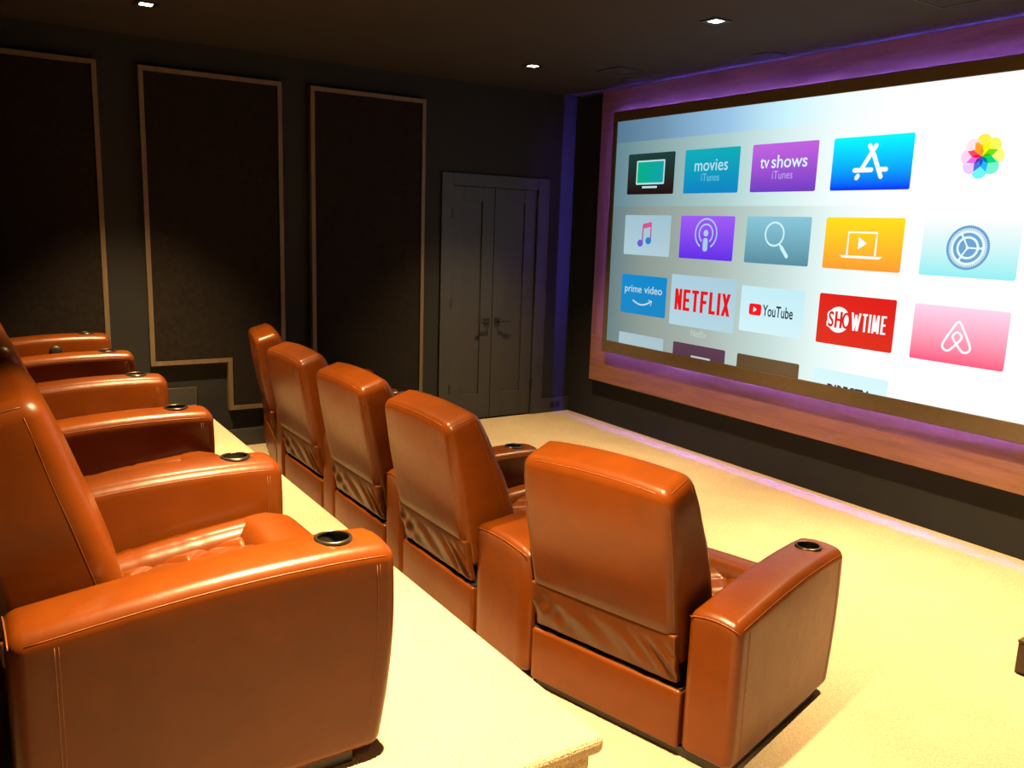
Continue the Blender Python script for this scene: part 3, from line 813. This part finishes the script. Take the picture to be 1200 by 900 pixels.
def seat_meshes():
    if 'seat' in _cache: return _cache['seat']
    def tilt(x, y, z): return (x, y, z + 0.13 * (y - 0.70) * (1 if y < 0.70 else 0) - 0.25 * max(0, y - 0.74))
    def puff(a, b, c, d, top):
        def f(x, y, z):
            nx = (x - (a + b) / 2) / ((b - a) / 2); ny = (y - (c + d) / 2) / ((d - c) / 2)
            k = sstep(0.30, top, z)
            wr = 0.0022 * k * math.sin(y * 120 + 40 * x + 5 * math.sin(y * 23)) * (0.5 + 0.5 * math.sin(y * 41)) * sstep(0.66, 0.50, y) if b - a < 0.2 else 0.0
            return tilt(x, y, z + 0.014 * k * (1 - nx * nx) * (1 - 0.5 * ny * ny) + wr)
        return f
    top = 0.414
    L = rbox((-0.322, 0.16, 0.24), (-0.190, 0.72, top), 0.045, 0.02, puff(-0.322, -0.190, 0.16, 0.72, top))
    R_ = rbox((0.190, 0.16, 0.24), (0.322, 0.72, top), 0.045, 0.02, puff(0.190, 0.322, 0.16, 0.72, top))
    Fr = rbox((-0.322, 0.625, 0.20), (0.322, 0.855, top + 0.004), 0.060, 0.03, puff(-0.5, 0.5, 0.625, 0.855, top))
    mb = mesh('seat_bolster', *join(L, R_, Fr), M['leather'], True)
    V, F = [], []
    nx, ny = 72, 84
    for j in range(ny + 1):
        for i in range(nx + 1):
            x = -0.215 + 0.43 * i / nx; y = 0.17 + 0.50 * j / ny
            a = (x / 0.105 + y / 0.125); b = (x / 0.105 - y / 0.125)
            q = min(abs(math.sin(math.pi * a * 0.8)), abs(math.sin(math.pi * b * 0.8)))
            V.append(tilt(x, y, 0.374 + 0.018 * (1 - (x / 0.215) ** 2) + 0.020 * min(q * 1.3, 1.0) ** 0.55))
    for j in range(ny):
        for i in range(nx):
            k = j * (nx + 1) + i; F.append([k, k + 1, k + nx + 2, k + nx + 1])
    mq = mesh('quilted_seat', V, F, M['leather'], True)
    mbase = mesh('base', *rbox((-0.320, 0.0, 0.03), (0.320, 0.70, 0.236), 0.014, 0.2, None, 3), M['leather'], True)
    mfoot = mesh('footrest', *rbox((-0.318, 0.72, 0.06), (0.318, 0.790, 0.33), 0.025, 0.1), M['leather'], True)
    mmech = mesh('mechanism_and_gap_shade', *join(box((-0.316, 0.012, 0.234), (0.316, 0.24, 0.240)), box((-0.29, 0.05, 0.240), (0.29, 0.24, 0.40))), M['dark_gap'])  # thin dark sheet on the base stands in for shade under the flap
    mpl = mesh('plinth', *box((-0.30, 0.02, 0.0), (0.49, 0.71, 0.032)), M['black'])
    mpl2 = mesh('plinth', *box((-0.49, 0.02, 0.0), (0.49, 0.71, 0.032)), M['black'])
    _cache['seat'] = (mb, mq, mbase, mfoot, mmech, mpl, mpl2)
    return _cache['seat']

def recliner(x, y, z, rz, label, group, right='std', left=False, upper=False, button=False):
    root = empty('recliner', (x, y, z), rz); tag(root, label, 'recliner', group)
    mb, mq, mbase, mfoot, mmech, mpl, mpl2 = seat_meshes()
    link('base', mbase, root); link('seat_bolster', mb, root); link('quilted_seat', mq, root)
    link('footrest', mfoot, root); link('mechanism_and_gap_shade', mmech, root); link('plinth', mpl2 if left else mpl, root)
    me, ms, mf = back_meshes('back_upper' if upper else 'back_lower', upper)
    b = link('backrest', me, root); link('piping', ms, b); link('back_flap', mf, root)
    rw, fw = {'wedge': (0.392, ARMW), 'narrow_wedge': (0.305, 0.150)}.get(right, (ARMW, ARMW))
    y0 = -0.022 if upper else 0.0
    me, ms, mr = arm_meshes('arm_' + right + str(upper), SEATW, rw, fw, y0=y0)
    a = link('armrest', me, root); link('piping', ms, a); link('cup_holder', mr, a)
    if left:
        me, ms, mr = arm_meshes('arm_left' + str(upper), SEATW, ARMW, ARMW, mirror=True, y0=y0)
        a = link('armrest', me, root); link('piping', ms, a); link('cup_holder', mr, a)
        if button:
            V, F = revolve([(0.0, 0.016), (0.020, 0.016), (0.034, 0.010), (0.036, 0.0)], 24)
            V = [(-SEATW + v[2] + 0.002, 0.50 + v[0], 0.485 + v[1]) for v in V]
            link('control_button', mesh('control_button', V, F, M['black'], True), a)
    return root

D15 = math.radians(15)
G1, G2 = 'cognac recliners of the lower front row', 'cognac recliners of the upper row'
recliner(4.230, -2.995, 0, D15, 'cognac recliner at the open end of the lower row, its back turned to us', G1)
recliner(3.197, -3.105, 0, math.radians(0.8), 'cognac recliner second from the open end of the lower row, beside the wedge armrest', G1, right='wedge')
recliner(2.357, -3.118, 0, math.radians(0.8), 'cognac recliner in the middle of the lower row', G1)
recliner(1.517, -3.126, 0, math.radians(0.8), 'cognac recliner second from the panel wall in the lower row', G1)
recliner(0.555, -3.020, 0, -math.radians(11), 'cognac recliner at the panel wall end of the lower row, turned inward', G1, right='narrow_wedge', left=True)
names = ['large cognac recliner nearest to us in the upper row, quilted seat visible',
         'cognac recliner second from us in the upper row on the platform',
         'cognac recliner in the middle of the upper row on the platform',
         'cognac recliner second from the panel wall in the upper row on the platform',
         'cognac recliner closest to the panel wall in the upper row on the platform']
for k in range(5):
    recliner(4.436 - 0.42 - 0.842 * k, -4.742 - 0.015 * k, RISER_H, math.radians(1.0), names[k], G2, left=(k == 4), upper=True, button=True)

# ---------------------------------------------------------------- low dark box at the edge of the picture
bx = empty('low_box', (4.812, -1.307, 0)); tag(bx, 'low dark brown box standing on the carpet at the picture edge', 'box')
link('body', mesh('body', *bevbox((0, 0, 0), (0.55, 0.32, 0.128), 0.004), M['boxwood']), bx)
link('lid', mesh('lid', *bevbox((-0.002, -0.002, 0.129), (0.552, 0.322, 0.142), 0.003), M['boxwood']), bx)
